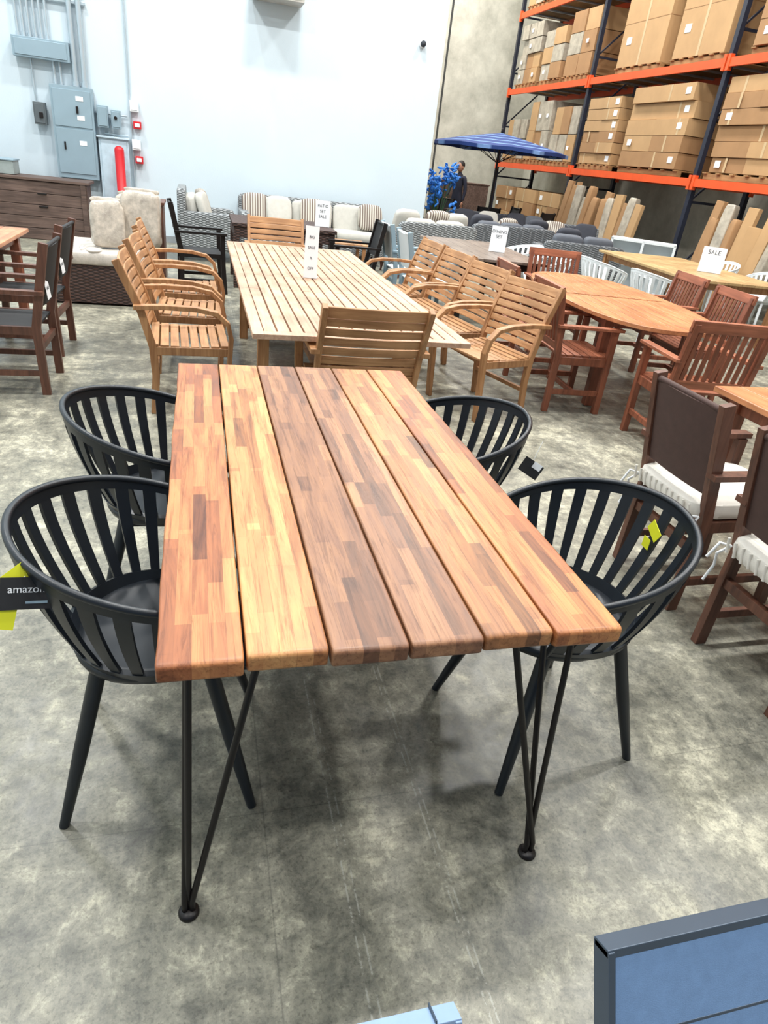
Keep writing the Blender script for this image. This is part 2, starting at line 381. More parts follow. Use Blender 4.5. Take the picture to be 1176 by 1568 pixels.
# ------------------------------------------------------------------ armchairs
def armchair(style,tag=False):
    mb=MB(); W=.28
    if style=="teak":
        for sy in(-1,1):
            y=sy*W
            mb.ribbon([(-.19,y,0),(-.17,y,.25),(-.18,y,.43),(-.235,y,.64),(-.355,y,.92)],.03,.045,1,(0,1,0))
            pts=[(-.275,y*1.08,.665),(-.1,y*1.1,.675),(.08,y*1.12,.672),(.2,y*1.12,.65),(.265,y*1.12,.59),(.285,y*1.1,.50),(.27,y*1.08,.3),(.25,y*1.05,0)]
            mb.ribbon(pts,.05,.028,1,(0,1,0),False)
            mb.bar((-.19,y,.405),(.27,y,.405),.028,.05,1,(0,1,0))
        for k in range(8):
            x=-.17+k*.06; mb.box((x,0,.438-.012*math.sin(k/7*math.pi)),(.05,.56,.018),0)
        for k in range(8):
            z=.505+k*.054; t=(z-.43)/.49; x=-.185-.165*t**1.25
            n=6
            mb.ribbon([(x-.02*math.cos((q/n-.5)*math.pi)+.01,-W+.01+(2*W-.02)*q/n,z) for q in range(n+1)],.014,.046 if k<7 else .062,0,(1,0,.3))
        mb.bar((-.17,-W,.2),(-.17,W,.2),.03,.03,1)
        return mb.mesh("teak_armchair",[M_teak,M_teakz])
    if style=="red":
        for sy in(-1,1):
            y=sy*.26
            mb.ribbon([(-.20,y,0),(-.19,y,.43),(-.27,y,.9)],.04,.045,1,(0,1,0))
            mb.bar((.22,y,0),(.22,y,.64),.045,.045,1,(0,1,0))
            mb.box((.01,sy*.275,.655),(.52,.065,.022),0)
            mb.box((0,y,.40),(.42,.025,.06),1); mb.box((0,y,.16),(.42,.025,.04),1)
        for k in range(7): mb.box((-.15+k*.064,0,.435),(.054,.5,.018),0)
        mb.bar((-.205,-.26,.5),(-.205,.26,.5),.022,.055,0,(1,0,.17)); mb.bar((-.268,-.29,.885),(-.268,.29,.885),.026,.075,0,(1,0,.17))
        for k in range(9):
            y=-.21+k*.0525; mb.bar((-.207,y,.52),(-.262,y,.86),.032,.012,1,(0,1,0))
        mb.box((0,0,.16),(.03,.5,.035),1); mb.box((.22,0,.4),(.025,.5,.06),1)
        return mb.mesh("red_hardwood_armchair",[M_red,M_redz])
    if style in("brown","black","pale","dark"):
        fr=1; hy=.205 if style=="brown" else .235
        for sy in(-1,1):
            y=sy*hy
            mb.ribbon([(-.22,y,0),(-.21,y,.43),(-.31,y,.93)],.032,.05,fr,(0,1,0))
            mb.ribbon([(.26,y,0),(.24,y,.3),(.235,y,.63)],.032,.05,fr,(0,1,0))
            mb.box((-.0,sy*(hy+.015),.645),(.56,.055,.024),fr); mb.box((.01,y,.41),(.47,.026,.05),fr); mb.box((.02,y,.14),(.47,.022,.035),fr)
        mb.bar((-.215,-hy,.3),(-.215,hy,.3),.03,.04,fr)
        def bk(u,w): return Vector((-.232-.075*w-.02*math.cos(u*math.pi/.5),u,.55+.35*w))
        mb.shell(bk,-hy+.01,hy-.01,0,1,8,6,.012,0)
        mb.tube([(-.315,-hy,.905),(-.315,hy,.905)],.013,0,8)
        mb.box((.01,0,.425),(.44,hy*2-.02,.014),0)
        if style=="brown":
            mb.sup((-.015,0,.478),(.56,hy*2+.02,.09),2,.35)
            for sy in(-1,1):
                mb.tube([(-.25,sy*hy,.46),(-.29,sy*(hy+.015),.42),(-.27,sy*(hy+.025),.36),(-.29,sy*(hy+.03),.29)],.006,3,6); mb.tube([(-.26,sy*hy,.46),(-.30,sy*(hy+.01),.47),(-.32,sy*(hy+.025),.40)],.006,3,6)
            for k in range(11): mb.tube([(-.292,-.19+k*.037,.448),(-.294,-.18+k*.037,.505)],.006,2,6)
            return mb.mesh("brown_sling_armchair",[M_brn,M_brz,M_cush,M_white])
        if style=="pale": return mb.mesh("light_sling_armchair",[M_plast,M_galv])
        if style=="dark": return mb.mesh("black_sling_armchair",[M_blks,M_blkm])
        mb.box((-.285,.15,.66),(.002,.10,.13),2,(0,.1,0)); mb.text("SALE",.03,Matrix.Translation((-.288,.15,.66))@Euler((math.radians(90),0,math.radians(-90))).to_matrix().to_4x4(),3)
        return mb.mesh("black_sling_armchair",[M_blks,M_brz,M_white,M_ink])
A=armchair("teak")
T=[(-.12,4.46,2),(-.12,5.28,-2),(-.14,6.1,1),(.87,3.62,90),(2.03,4.46,197),(1.98,5.22,190),(1.95,5.95,186),(1.92,6.65,183),(.78,7.22,-90)]
for i,(x,y,r) in enumerate(T): place("teak_armchair"+(".%03d"%i if i else ""),A,(x,y,0),r,.004)
Rm=armchair("red")
for i,(x,y,r) in enumerate([(2.78,4.60,-6),(2.84,5.5,-6),(3.68,6.62,-100),(4.34,5.75,172),(4.18,4.95,172),(3.25,3.72,82)]): place("red_hardwood_armchair"+(".%03d"%i if i else ""),Rm,(x,y,0),r,.003)
Bm=armchair("brown")
for i,(x,y,r) in enumerate([(2.16,2.10,0),(2.14,1.47,0)]): place("brown_sling_armchair"+(".%03d"%i if i else ""),Bm,(x,y,0),r,.003)
Km=armchair("black"); Kd=armchair("dark")
for i,(x,y,r) in enumerate([(-1.2,4.72,180),(-1.25,5.6,178),(-.0,8.3,4),(1.78,8.2,178),(6.0,14.55,80),(5.25,15.1,0),(6.8,15.4,180),(4.6,16.3,30),(7.3,14.7,120),(5.5,16.4,200)]): place("black_sling_armchair"+(".%03d"%i if i else ""),Km if i<2 else Kd,(x,y,0),r,.003)
Pm=armchair("pale")
for i,(x,y,r) in enumerate([(2.46,7.4,0),(2.46,8.15,0)]): place("light_sling_armchair"+(".%03d"%i if i else ""),Pm,(x,y,0),r,.003)
Wm=tub(mat=M_plast)
for i,(x,y,r) in enumerate([(4.85,7.65,0),(5.05,6.85,8),(4.05,8.45,180),(4.02,7.6,180),(7.3,8.6,190),(7.4,7.7,190)]): place("white_tub_chair"+(".%03d"%i if i else ""),Wm,(x,y,0),r)
# ------------------------------------------------------------------ slatted teak table
def slat_table():
    mb=MB(); x0,x1,y0,y1=.25,1.45,3.4,6.9; z=.73; secs=[y0,4.62,5.15,5.68,y1]
    n=15; w=(x1-x0-.12)/n
    for a,b in zip(secs[:-1],secs[1:]):
        a+=.003;b-=.003
        for x in(x0+.03,x1-.03): mb.box((x,(a+b)/2,z-.014),(.06,b-a,.028),0)
        ea=a+(.07 if a<y0+.1 else .0); eb=b-(.07 if b>y1-.1 else .0)
        for k in range(n): mb.box((x0+.06+w*(k+.5),(ea+eb)/2,z-.014),(w-.010,eb-ea,.028),0)
        for q in(a+.035,b-.035): mb.box(((x0+x1)/2,q,z-.014 if (q<y0+.1 or q>y1-.1) else z-.042),(x1-x0-.12,.07,.028 if (q<y0+.1 or q>y1-.1) else .024),0)
    for x in(x0+.08,x1-.08): mb.box((x,(y0+y1)/2,z-.07),(.025,y1-y0-.9,.07),1)
    for y in(4.15,6.15):
        for x in(x0+.12,x1-.12): mb.box((x,y,.345),(.07,.07,.69),1)
        mb.box(((x0+x1)/2,y,.66),(x1-x0-.2,.03,.07),1); mb.box(((x0+x1)/2,y,.12),(x1-x0-.2,.05,.06),1)
    mb.box(((x0+x1)/2,5.15,.15),(.09,2.0,.03),1)
    mb.box(((x0+x1)/2,5.15,z-.06),(x1-x0-.2,3.0,.006),2)  # dark sheet added under the slats, its colour paints shade into the gaps
    mb.obj("slatted_teak_table",[M_teakt,M_teakz,plain("slat_gap_shade",(60,44,34),.8)],bevel=.002)
slat_table()
def sign(name,x,y,z,w,h,rz,txt=("SALE",)):
    mb=MB(); mb.box((0,.04,.003),(w,.09,.006),1); mb.box((0,0,h/2+.004),(w,.004,h),0,(-.12,0,0))
    for i,tx in enumerate(txt):
        hz=h*(.8-.2*i); mb.text(tx,w*.26,Matrix.Translation((0,-.004+.12*(hz-h/2),hz))@Euler((math.radians(90)-.12,0,0)).to_matrix().to_4x4(),2)
    mb.obj(name,[M_white,M_plast,M_ink],(x,y,z),rz)
sign("price_sign",.80,5.15,.731,.10,.36,-14,("BIG","SALE","%","OFF"))
sign("price_sign.001",3.42,7.75,.751,.19,.28,-24,("DINING","SET"))
sign("price_sign.002",-1.55,5.7,.751,.17,.24,10,("TABLE","SET"))
sign("price_sign.003",6.3,7.55,.751,.28,.3,-35,("SALE",))
sign("price_sign.004",1.5,8.9,.741,.18,.30,-10,("PATIO","SET","SALE"))
# ------------------------------------------------------------------ other tables
def oval_table():
    mb=MB(); a,b=.56,1.28; z=.74; n=11; w=2*a/n
    def edge(x): return b*max(0,1-abs(x/a)**2.6)**(1/2.6)
    ring=[];K=56
    for k in range(K):
        t=2*math.pi*k/K; c,s_=math.cos(t),math.sin(t); ring.append((a*math.copysign(abs(c)**(2/2.6),c),b*math.copysign(abs(s_)**(2/2.6),s_)))
    v=[];f=[]
    for (x,y) in ring: v+=[(x,y,z),(x,y,z-.03),(x*.88,y*.93,z-.03),(x*.88,y*.93,z)]
    for k in range(K):
        q=(k+1)%K
        for e in range(4): f.append((k*4+e,q*4+e,q*4+(e+1)%4,k*4+(e+1)%4))
    mb.add(v,f,0)
    for k in range(n):
        x=-a*.9+1.8*a*(k+.5)/n; h=edge(min(abs(x)*1.05,a*.97))*.94
        for s_ in(-1,1): mb.box((x,s_*(h/2+.01),z-.013),(1.8*a/n-.007,h-.02,.022),0)
    for sx in(-1,1):
        for sy in(-1,1): mb.box((sx*.36,sy*.8,.36),(.07,.07,.70),1)
        mb.box((sx*.36,0,.67),(.025,1.6,.07),1)
    for sy in(-1,1): mb.box((0,sy*.8,.67),(.72,.025,.07),1)
    mb.obj("oval_hardwood_table",[M_redt,M_redz],(3.48,5.25,0),-8,.003)
oval_table()
def rect_table(name,x,y,rz,w,l,z,mt,ml,planks=6,leg=.07,oh=.1):
    mb=MB(); pw=w/planks
    for k in range(planks): mb.box((-w/2+pw*(k+.5),0,z-.015),(pw-.004,l,.03),0)
    for sx in(-1,1):
        for sy in(-1,1): mb.box((sx*(w/2-oh),sy*(l/2-oh),(z-.03)/2),(leg,leg,z-.03),1)
        mb.box((sx*(w/2-oh),0,z-.07),(.025,l-2*oh,.08),1); mb.box((0,sx*(l/2-oh),z-.07),(w-2*oh,.025,.08),1)
    mb.obj(name,[mt,ml],(x,y,0),rz,.004)
rect_table("hardwood_dining_table",3.03,1.9,0,.95,1.7,.74,M_redt,M_redz)
rect_table("patio_dining_table",-1.93,5.6,0,1.1,1.75,.75,M_redt,M_redz)
M_gtop=wood("grey_brown_top",(110,96,88),(146,130,118),'y',.4)
rect_table("grey_dining_table",3.27,7.95,-4,1.05,1.9,.75,M_gtop,M_blkm,7)
M_nat=wood("natural_wood_top",(176,142,96),(206,176,128),'y',.45)
rect_table("natural_dining_table",6.25,7.95,-6,1.35,2.5,.75,M_nat,M_teakz,8)
def wicker_table(name,x,y,w,l,z,rz=0):
    mb=MB(); mb.box((0,0,z-.02),(w,l,.04),1); mb.box((0,0,z-.10),(w-.04,l-.04,.12),0)
    for sx in(-1,1):
        for sy in(-1,1): mb.box((sx*(w/2-.05),sy*(l/2-.05),z/2-.05),(.07,.07,z-.1),0)
    mb.obj(name,[M_wickd,M_wickd],(x,y,0),rz,.006)
wicker_table("dark_wicker_table",1.0,9.0,1.25,1.0,.74)
wicker_table("dark_wicker_table.001",6.0,15.45,.9,.9,.74,20)
def ottoman():
    mb=MB(); mb.box((0,0,.20),(.86,.9,.36),0)
    for sx in(-1,1):
        for sy in(-1,1): mb.box((sx*.4,sy*.42,.02),(.05,.05,.04),2)
    mb.sup((0,0,.44),(.92,.95,.15),1,.3,nu=14,nv=48,crumple=.03)
    for k in range(14): mb.sup((random.uniform(-.35,.35),random.uniform(-.4,.4),.505),(random.uniform(.1,.3),random.uniform(.05,.2),.05),1,.8,(0,0,random.uniform(0,3)),6,10)
    mb.obj("wicker_ottoman",[M_wickd,plain("wrapped_cushion",(206,198,188),.35,0,.18,14,.9,.4),M_blkm],(-.98,7.6,0),0,.0)
ottoman()
def bag(name,x,y,z,rz,s=1,lean=.18):
    # square cushion sealed in a clear bag, standing on edge
    mb=MB(); mb.sup((0,0,.25*s),(.15*s,.34*s,.46*s),0,.36,(0,-lean,0),22,44,crumple=.07)
    mb.sup((-.045,.0,.48*s),(.03,.30*s,.05),0,.5,(0,-lean,0),8,24,crumple=.2)
    mb.obj(name,[M_bag],(x,y,z),rz)
bag("bagged_pillow",-.86,7.36,.505,-80,.92,.22); bag("bagged_pillow.001",-.56,7.5,.505,-100,1.12,.16); bag("bagged_pillow.002",-.66,7.78,.505,-95,1.0,.1)
# ------------------------------------------------------------------ wicker lounge seating
def sofa(name,L,x,y,rz,wm,cm,n,pill=(),D=.82,cm2=None,H=.74):
    mb=MB(); 
    mb.sup((0,0,.25),(D,L,.20),0,.12,nu=14,nv=32); mb.sup((-D/2+.06,0,H/2+.08),(.12,L,H-.14),0,.16,nu=14,nv=32)
    for sy in(-1,1):
        mb.sup((0,sy*(L/2-.07),.40),(D,.14,.50),0,.2,nu=14,nv=32)
        for sx in(-1,1): mb.tube([(sx*(D/2-.08),sy*(L/2-.08),.17),(sx*(D/2-.05),sy*(L/2-.06),0)],[.025,.015],2,8)
    w=(L-.30)/n
    for k in range(n):
        yc=-L/2+.15+w*(k+.5)
        mb.sup((.05,yc,.415),(D-.16,w-.01,.15),1,.25); mb.sup((-D/2+.2,yc,.64),(.17,w-.02,.42),1,.32,(0,-.15,0))
    for (yy,zz,mi,tw) in pill: mb.sup((-D/2+.36,yy,zz),(.13,.42,.40),mi,.5,(0,-.3,tw),10,20)
    mb.obj(name,[wm,cm,M_brz,M_strp,M_cream,M_dgry,M_gry],(x,y,0),rz)
sofa("wicker_armchair",1.0,.12,10.8,0,M_wick,M_cream,1,[(.1,.72,3,.2),(-.2,.70,4,-.2)],H=.92)
sofa("wicker_sofa",2.35,1.78,11.45,-90,M_wick,M_cream,3,[(-.92,.70,3,.1),(.0,.70,3,-.1),(-.55,.69,4,.2),(.95,.70,3,.15)],H=.86)
sofa("wicker_loveseat",1.3,3.45,10.55,98,M_wick,M_cream,2,[(.42,.76,4,0),(-.1,.78,3,0),(-.42,.76,4,0)],H=.8)
sofa("grey_wicker_sofa",1.6,5.15,11.5,95,M_wickg,M_gry,3,[(-.6,.74,5,0),(0,.72,3,.2),(.5,.74,5,0)],H=.8)
sofa("grey_wicker_sofa.001",1.3,5.9,10.25,80,M_wickg,M_gry,2,[(.2,.74,5,0)])
sofa("charcoal_sofa",2.0,5.75,13.2,-90,M_wickg,M_dgry,3,[(-.7,.7,5,0),(-.2,.7,4,0),(.4,.72,5,0),(.8,.7,6,0)],H=.85)
sofa("charcoal_sofa.001",1.2,6.75,12.1,-110,M_wickg,M_dgry,2,[(-.3,.7,3,0),(.3,.72,5,0)],H=.85)
def coffee():
    mb=MB(); mb.box((0,0,.40),(1.1,.55,.03),0)
    for k in range(4): mb.box((0,-.21+.14*k,.418),(1.08,.13,.01),0)
    for sx in(-1,1):
        for sy in(-1,1): mb.box((sx*.48,sy*.22,.2),(.05,.05,.4),1)
    mb.obj("coffee_table",[M_teak,M_teakz],(1.9,10.45,0),0,.004)
coffee()
# ------------------------------------------------------------------ left wall items
def bench():
    mb=MB()
    for k in range(5): mb.box((-2.9,11.22,.08+.155*k),(2.7,.03,.148),0)
    mb.box((-2.9,11.5,.40),(2.66,.5,.76),0); mb.box((-2.9,11.48,.80),(2.76,.6,.035),0)
    for x in(-4.2,-2.9,-1.6): mb.box((x,11.2,.39),(.07,.03,.78),0)
    for z in(.62,.45): mb.box((-2.15,11.195,z),(.12,.02,.02),1)
    mb.obj("wooden_storage_bench",[M_bwd,M_blkm],bevel=.004)
bench()
mb=MB(); mb.box((0,0,.09),(.5,.35,.17),0); mb.box((0,0,.185),(.53,.38,.02),1); mb.box((0,-.18,.1),(.15,.01,.03),1)
mb.obj("grey_storage_tote",[plain("tote_plastic",(150,160,158),.5),M_galv],(-2.75,11.5,.818),0,.01)
def cabinet(name,x,y,rz,w,d,h,m):
    mb=MB(); mb.box((0,0,h/2),(d,w,h),0); mb.box((-d/2-.01,-w/4,h/2),(.02,w/2-.02,h-.08),0); mb.box((-d/2-.01,w/4,h/2),(.02,w/2-.02,h-.08),0); mb.box((0,0,h+.015),(d+.04,w+.04,.03),0)
    for s in(-1,1): mb.tube([(-d/2-.03,s*.04,h*.5),(-d/2-.03,s*.04,h*.62)],.008,1,8)
    mb.obj(name,[m,M_blkm],(x,y,0),rz,.004)
cabinet("dark_side_cabinet",-.55,8.85,0,.5,.3,.84,M_brz)
cabinet("storage_cabinet",4.9,17.6,90,1.2,.5,1.45,M_brz); cabinet("storage_cabinet.001",6.6,18.0,90,1.4,.5,1.25,M_bwd)
def electrical():
    mb=MB(); Y=11.905
    mb.box((-1.725,Y,1.415),(.56,.16,1.18),0); mb.box((-1.725,Y-.085,1.73),(.50,.015,.46),0); mb.box((-1.725,Y-.085,1.18),(.50,.015,.58),0)
    for z in(1.86,1.62,1.3): mb.box((-1.62,Y-.095,z),(.10,.004,.06),2)
    mb.box((-1.66,Y-.1,1.72),(.03,.03,.09),3); mb.tube([(-1.87,Y-.1,1.2),(-1.87,Y-.1,1.3)],.012,3,8)
    mb.obj("electrical_panel",[M_galv,M_galv2,M_white,M_blkm],bevel=.006)
    mb=MB(); mb.box((-2.06,Y,2.40),(.72,.13,.24),0); mb.box((-2.06,Y-.07,2.40),(.66,.012,.19),0)
    for k in range(6):
        x=-2.34+.075*k; mb.tube([(x,11.93,2.52),(x,11.93,6)],.017,1,8); mb.tube([(x,11.93,2.52),(x,11.93,2.57)],.026,1,8)
    for x in(-1.85,-1.93): mb.tube([(x,11.93,2.28),(x,11.93,2.01)],.02,1,8)
    for x,r in((-1.66,.036),(-1.54,.036)): mb.tube([(x,11.93,2.01),(x,11.93,6)],r,1,10); mb.tube([(x,11.93,2.01),(x,11.93,2.07)],r+.014,1,10)
    mb.tube([(-2.22,11.95,2.28),(-2.22,11.95,1.77)],.014,1,8)
    for z in(3.0,4.2,5.4): mb.box((-1.95,11.96,z),(1.0,.04,.04),1)
    mb.obj("wireway_and_conduits",[M_galv,M_galv2],bevel=.004)
    mb=MB(); mb.box((-2.17,Y,1.62),(.16,.12,.28),0); mb.box((-2.17,Y-.065,1.62),(.13,.01,.24),0); mb.box((-2.15,Y-.08,1.6),(.05,.02,.07),1); mb.obj("disconnect_switch",[plain("switch_grey",(88,96,100),.5),M_blkm],bevel=.004)
    mb=MB(); mb.box((-1.33,Y,1.68),(.15,.12,.28),0); mb.box((-1.33,Y-.065,1.68),(.12,.01,.24),0); mb.box((-1.15,Y,1.66),(.13,.1,.24),0); mb.box((-1.15,Y-.055,1.66),(.1,.01,.2),0)
    mb.tube([(-1.15,Y-.06,1.68),(-1.15,Y-.09,1.68)],.022,1,12); mb.tube([(-1.44,11.95,1.72),(-1.0,11.95,1.72)],.012,2,8)
    mb.tube([(-1.33,11.95,1.54),(-1.33,11.95,1.47),(-1.0,11.95,1.46)],.012,2,8)
    mb.obj("junction_boxes",[M_galv,M_blkm,M_galv2],bevel=.004)
    mb=MB(); mb.tube([(-.95,11.97,.5),(-.95,11.97,6)],.013,0,8); 
    for z,c in((1.86,1),(1.36,1)): mb.box((-.89,Y+.04,z),(.12,.08,.14),c); mb.box((-.89,Y-.005,z),(.09,.01,.1),c)
    for z in(1.62,1.16): mb.box((-.86,Y+.04,z),(.11,.09,.10),2); mb.box((-.86,Y-.01,z),(.07,.01,.05),1)
    mb.obj("fire_alarm_station",[M_galv2,M_white,M_redp],bevel=.004)
    mb=MB(); mb.box((-1.21,11.93,.71),(.42,.1,1.40),0); mb.box((-1.21,11.91,1.42),(.46,.14,.025),0); mb.box((-1.21,11.875,.75),(.36,.01,1.26),0)
    mb.obj("painted_access_panel",[plain("panel_paint",(186,206,218),.6)],bevel=.004)
    mb=MB(); mb.lathe((0,0,0),[(.11,0),(.11,.015),(.068,.02),(.068,1.27),(.058,1.30),(.03,1.32),(.002,1.325)],0,24)
    mb.obj("red_bollard",[M_redp],(-1.12,11.7,0))
    m2=MB(); m2.sup((0,0,.07),(.09,.09,.09),1,1); m2.lathe((0,0,0),[(.05,0),(.05,.03),(.035,.04)],0,16); o=m2.obj("security_camera",[M_white,M_ink],(3.43,11.995,3.21)); o.rotation_euler=(math.radians(90),0,0)
    mb=MB(); mb.box((1.16,11.78,3.64),(.72,.4,.5),0); mb.box((1.16,11.57,3.64),(.64,.02,.4),1)
    for k in range(7): mb.box((1.16,11.555,3.48+.05*k),(.6,.01,.012),0)
    mb.box((1.16,11.985,3.64),(.5,.025,.3),1)
    mb.obj("unit_heater",[plain("unit_beige",(176,172,166),.5),M_galv],bevel=.01)
electrical()
# ------------------------------------------------------------------ pallet rack with loads
def rack():
    mb=MB(); ys=[2.2,6.4,10.6,14.85,19.1]; X0,X1=8.0,9.1
    for y in ys:
        for x in(X0,X1): mb.box((x,y,3.6),(.08,.09,7.2),0); mb.box((x,y,.006),(.16,.16,.012),0)
        z=.3
        while z<7:
            mb.bar((X0,y,z),(X1,y,z),.03,.04,0); mb.bar((X0,y,z),(X1,y,z+1.1),.03,.03,0); z+=1.2
    for a,b in zip(ys[:-1],ys[1:]):
        for z in(1.85,3.52,5.15):
            for x in(X0-.045,X1+.045):
                mb.box((x,(a+b)/2,z-.06),(.05,b-a-.05,.12),1)
                for e in(a+.05,b-.05): mb.box((x,e,z-.06),(.07,.06,.22),1)
            for k in range(6): mb.box(((X0+X1)/2,a+.4+(b-a-.8)*k/5,z-.03),(X1-X0,.05,.03),2)
            mb.box(((X0+X1)/2,(a+b)/2,z-.008),(X1-X0,b-a-.2,.01),3)
    mb.obj("pallet_rack",[M_navy,M_or,M_galv2,M_pal])
rack()
ci=[0]
def load(y,w,z,h,kind,layers=4,d=1.05,x=8.5):
    mb=MB(); r=random.Random(int(y*100+z*10))
    for k in range(3): mb.box((-.42*d+.42*d*k,0,.045),(.09,w,.08),2)
    for k in range(6): mb.box((0,-w/2+.05+(w-.1)*k/5,.095),(d,.09,.02),2)
    H=h-.11
    if kind=="flat":
        for k in range(layers):
            hh=H/layers; dx=r.uniform(-.04,.04); ww=w*r.uniform(.93,1.02)
            if r.random()<.3:
                mb.box((dx,-ww/4,.11+hh*(k+.5)),(d*.97,ww/2-.01,hh-.008),r.choice((0,1))); mb.box((dx+.01,ww/4,.11+hh*(k+.5)),(d*.95,ww/2-.01,hh-.008),r.choice((0,1)))
            else: mb.box((dx,0,.11+hh*(k+.5)),(d*.97,ww,hh-.008),r.choice((0,0,1)))
            mb.box((dx-d*.487,r.uniform(-.4,.4)*w,.11+hh*(k+.5)),(.004,.05,hh-.01),3)
            if r.random()<.75: mb.box((dx-d*.488,r.choice((-.38,.36))*w,.11+hh*(k+.55)),(.006,.13,.10),4)
    elif kind=="big":
        mb.box((0,0,.11+H/2),(d*.96,w*.96,H),0); mb.box((-d*.482,0,.11+H/2),(.004,.06,H),3); mb.box((-d*.484,w*.3,.11+H*.3),(.006,.16,.12),4)
        mb.box((0,0,.11+H+.003),(d*.9,.06,.004),3); mb.box((-.0,0,.11+H*.5),(d*.966,w*.965,.012),1)
    else:
        n=r.choice((2,3)); m=r.choice((2,3,4))
        for i in range(n):
            for k in range(m):
                mb.box((r.uniform(-.03,.03),-w/2+w*(i+.5)/n,.11+H*(k+.5)/m),(d*r.uniform(.88,.97),w/n-.02,H/m-.012),r.choice((0,5,5,1)))
                if r.random()<.5: mb.box((-d*.49,-w/2+w*(i+.5)/n,.11+H*(k+.5)/m),(.006,.1,.08),4)
    mb.obj("cardboard_box_pallet"+(".%03d"%ci[0] if ci[0] else ""),[M_card,M_card2,M_pal,M_tape,M_white,M_wrap],(x,y,z),0,.004); ci[0]+=1
Z1,Z2,Z3=1.85,3.52,5.15
for y,w,h,k,l in[(14.05,1.3,1.3,"flat",6),(12.1,1.9,1.4,"flat",5),(9.6,1.7,1.42,"flat",6),(7.5,1.8,1.4,"flat",4),(5,1.8,1.3,"flat",5)]: load(y,w,Z1,h,k,l)
for y,w,h,k,l in[(13.25,1.5,1.5,"big",1),(11.5,1.4,1.5,"big",1),(9.3,1.8,1.4,"flat",4),(7.3,1.5,1.45,"big",1),(5,1.8,1.3,"big",5)]: load(y,w,Z2,h,k,l)
for y,w,h in[(13.8,1.4,1.3),(12.2,1.4,1.2),(10,1.5,1.3)]: load(y,w,Z3,h,"mix")
for z,hs in((Z1,(1.2,1.35,1.0)),(Z2,(1.3,1.1,1.35)),(Z3,(1.25,1.35,1.2))):
    for q,h in enumerate(hs): load(15.65+1.3*q,1.15,z,h,"mix")
for q in range(3): load(15.65+1.3*q,1.15,0.0,1.3,"flat")
def leaning(name,y,n,seed,hh=1.55,mats=None,x=7.72):
    mb=MB(); r=random.Random(seed)
    for k in range(n):
        yy=(k-(n-1)/2)*.2; h=hh*r.uniform(.85,1.05); 
        mb.X=Matrix.Translation((0,yy,0))@Euler((r.uniform(-.07,.1),.12,r.uniform(-.3,.3))).to_matrix().to_4x4()
        if r.random()<.5: mb.sup((0,0,h/2+.01),(.16,.19,h),r.choice((0,1)),.25)
        else: mb.box((0,0,h/2+.01),(.07,.24,h),r.choice((0,1,2)))
    mb.X=Matrix(); mb.obj(name,[M_wrap,M_card2,M_card],(x,y,.0),0,.006)
leaning("wrapped_umbrella_bundle",14.0,7,1); leaning("wrapped_umbrella_bundle.001",9.05,8,2,1.5); leaning("wrapped_umbrella_bundle.002",12.4,7,3,1.5)
def wshelf():
    mb=MB(); w,d,h=1.05,.4,.85
    for z in(.02,h-.02): mb.box((0,0,z),(d,w,.04),0)
    for y in(-w/2+.02,w/2-.02,0): mb.box((0,y,h/2),(d,.04,h),0)
    mb.box((d/2-.01,0,h/2),(.02,w,h),0); mb.box((0,0,.45),(d-.02,w-.04,.03),0); mb.obj("white_cube_shelf",[M_plast],(7.25,10.45,0),55,.004)
    m2=MB()
    for k in range(3): m2.box((0,(k-1)*.3,.12+.04*(k%2)),(.3,.28,.24+.08*(k%2)),k%2)
    m2.obj("small_cardboard_boxes",[M_card,M_card2],(7.3,13.2,0),10,.004)
wshelf()
# ------------------------------------------------------------------ umbrella, plant, person
def umbrella():
    mb=MB(); n=8; R=1.38; t=NT("blue_striped_canopy"); le=t.new("ShaderNodeVectorMath",operation='LENGTH'); t.link(t.coord((1,1,0)),le.inputs[0])
    s_=t.math('SINE',t.math('MULTIPLY',le.outputs[1],24)); t.col(t.ramp(t.math('ADD',t.math('MULTIPLY',s_,.5),.5),[(.84,lin((24,52,112))),(.92,lin((104,136,184)))])); t.set(.8)
    v=[(0,0,2.28)];f=[];K=5
    for i in range(1,K+1):
        q=i/K
        for j in range(n*2):
            a=2*math.pi*j/(n*2); rr=R*q*(1 if j%2==0 else .955); v.append((rr*math.cos(a),rr*math.sin(a),2.28-.27*q**1.15-(0 if j%2==0 else -.02*q)))
    for j in range(n*2): f.append((0,1+j,1+(j+1)%(2*n)))
    for i in range(K-1):
        for j in range(2*n):
            a=1+i*2*n; b=a+2*n; f.append((a+j,b+j,b+(j+1)%(2*n),a+(j+1)%(2*n)))
    o=len(v); base=1+(K-1)*2*n
    for j in range(2*n): x,y,z=v[base+j]; v.append((x,y,z-.06))
    for j in range(2*n): f.append((base+j,o+j,o+(j+1)%(2*n),base+(j+1)%(2*n)))
    mb.add(v,f,0)
    for j in range(n): a=2*math.pi*j/n; mb.tube([(0,0,2.24),(R*.98*math.cos(a),R*.98*math.sin(a),1.99)],.009,1,6)
    for j in range(n): a=2*math.pi*j/n; mb.tube([(0,0,1.75),(R*.5*math.cos(a),R*.5*math.sin(a),2.1)],.007,1,6)
    mb.tube([(0,0,0),(0,0,2.34)],.022,1,10); mb.lathe((0,0,0),[(.27,0),(.27,.04),(.1,.08),(.04,.1),(.04,.3)],1,24); mb.lathe((0,0,2.29),[(.03,0),(.02,.04),(.002,.08)],1,10)
    mb.obj("patio_umbrella",[t.m,M_blkm],(5.85,14.0,0),10)
umbrella()
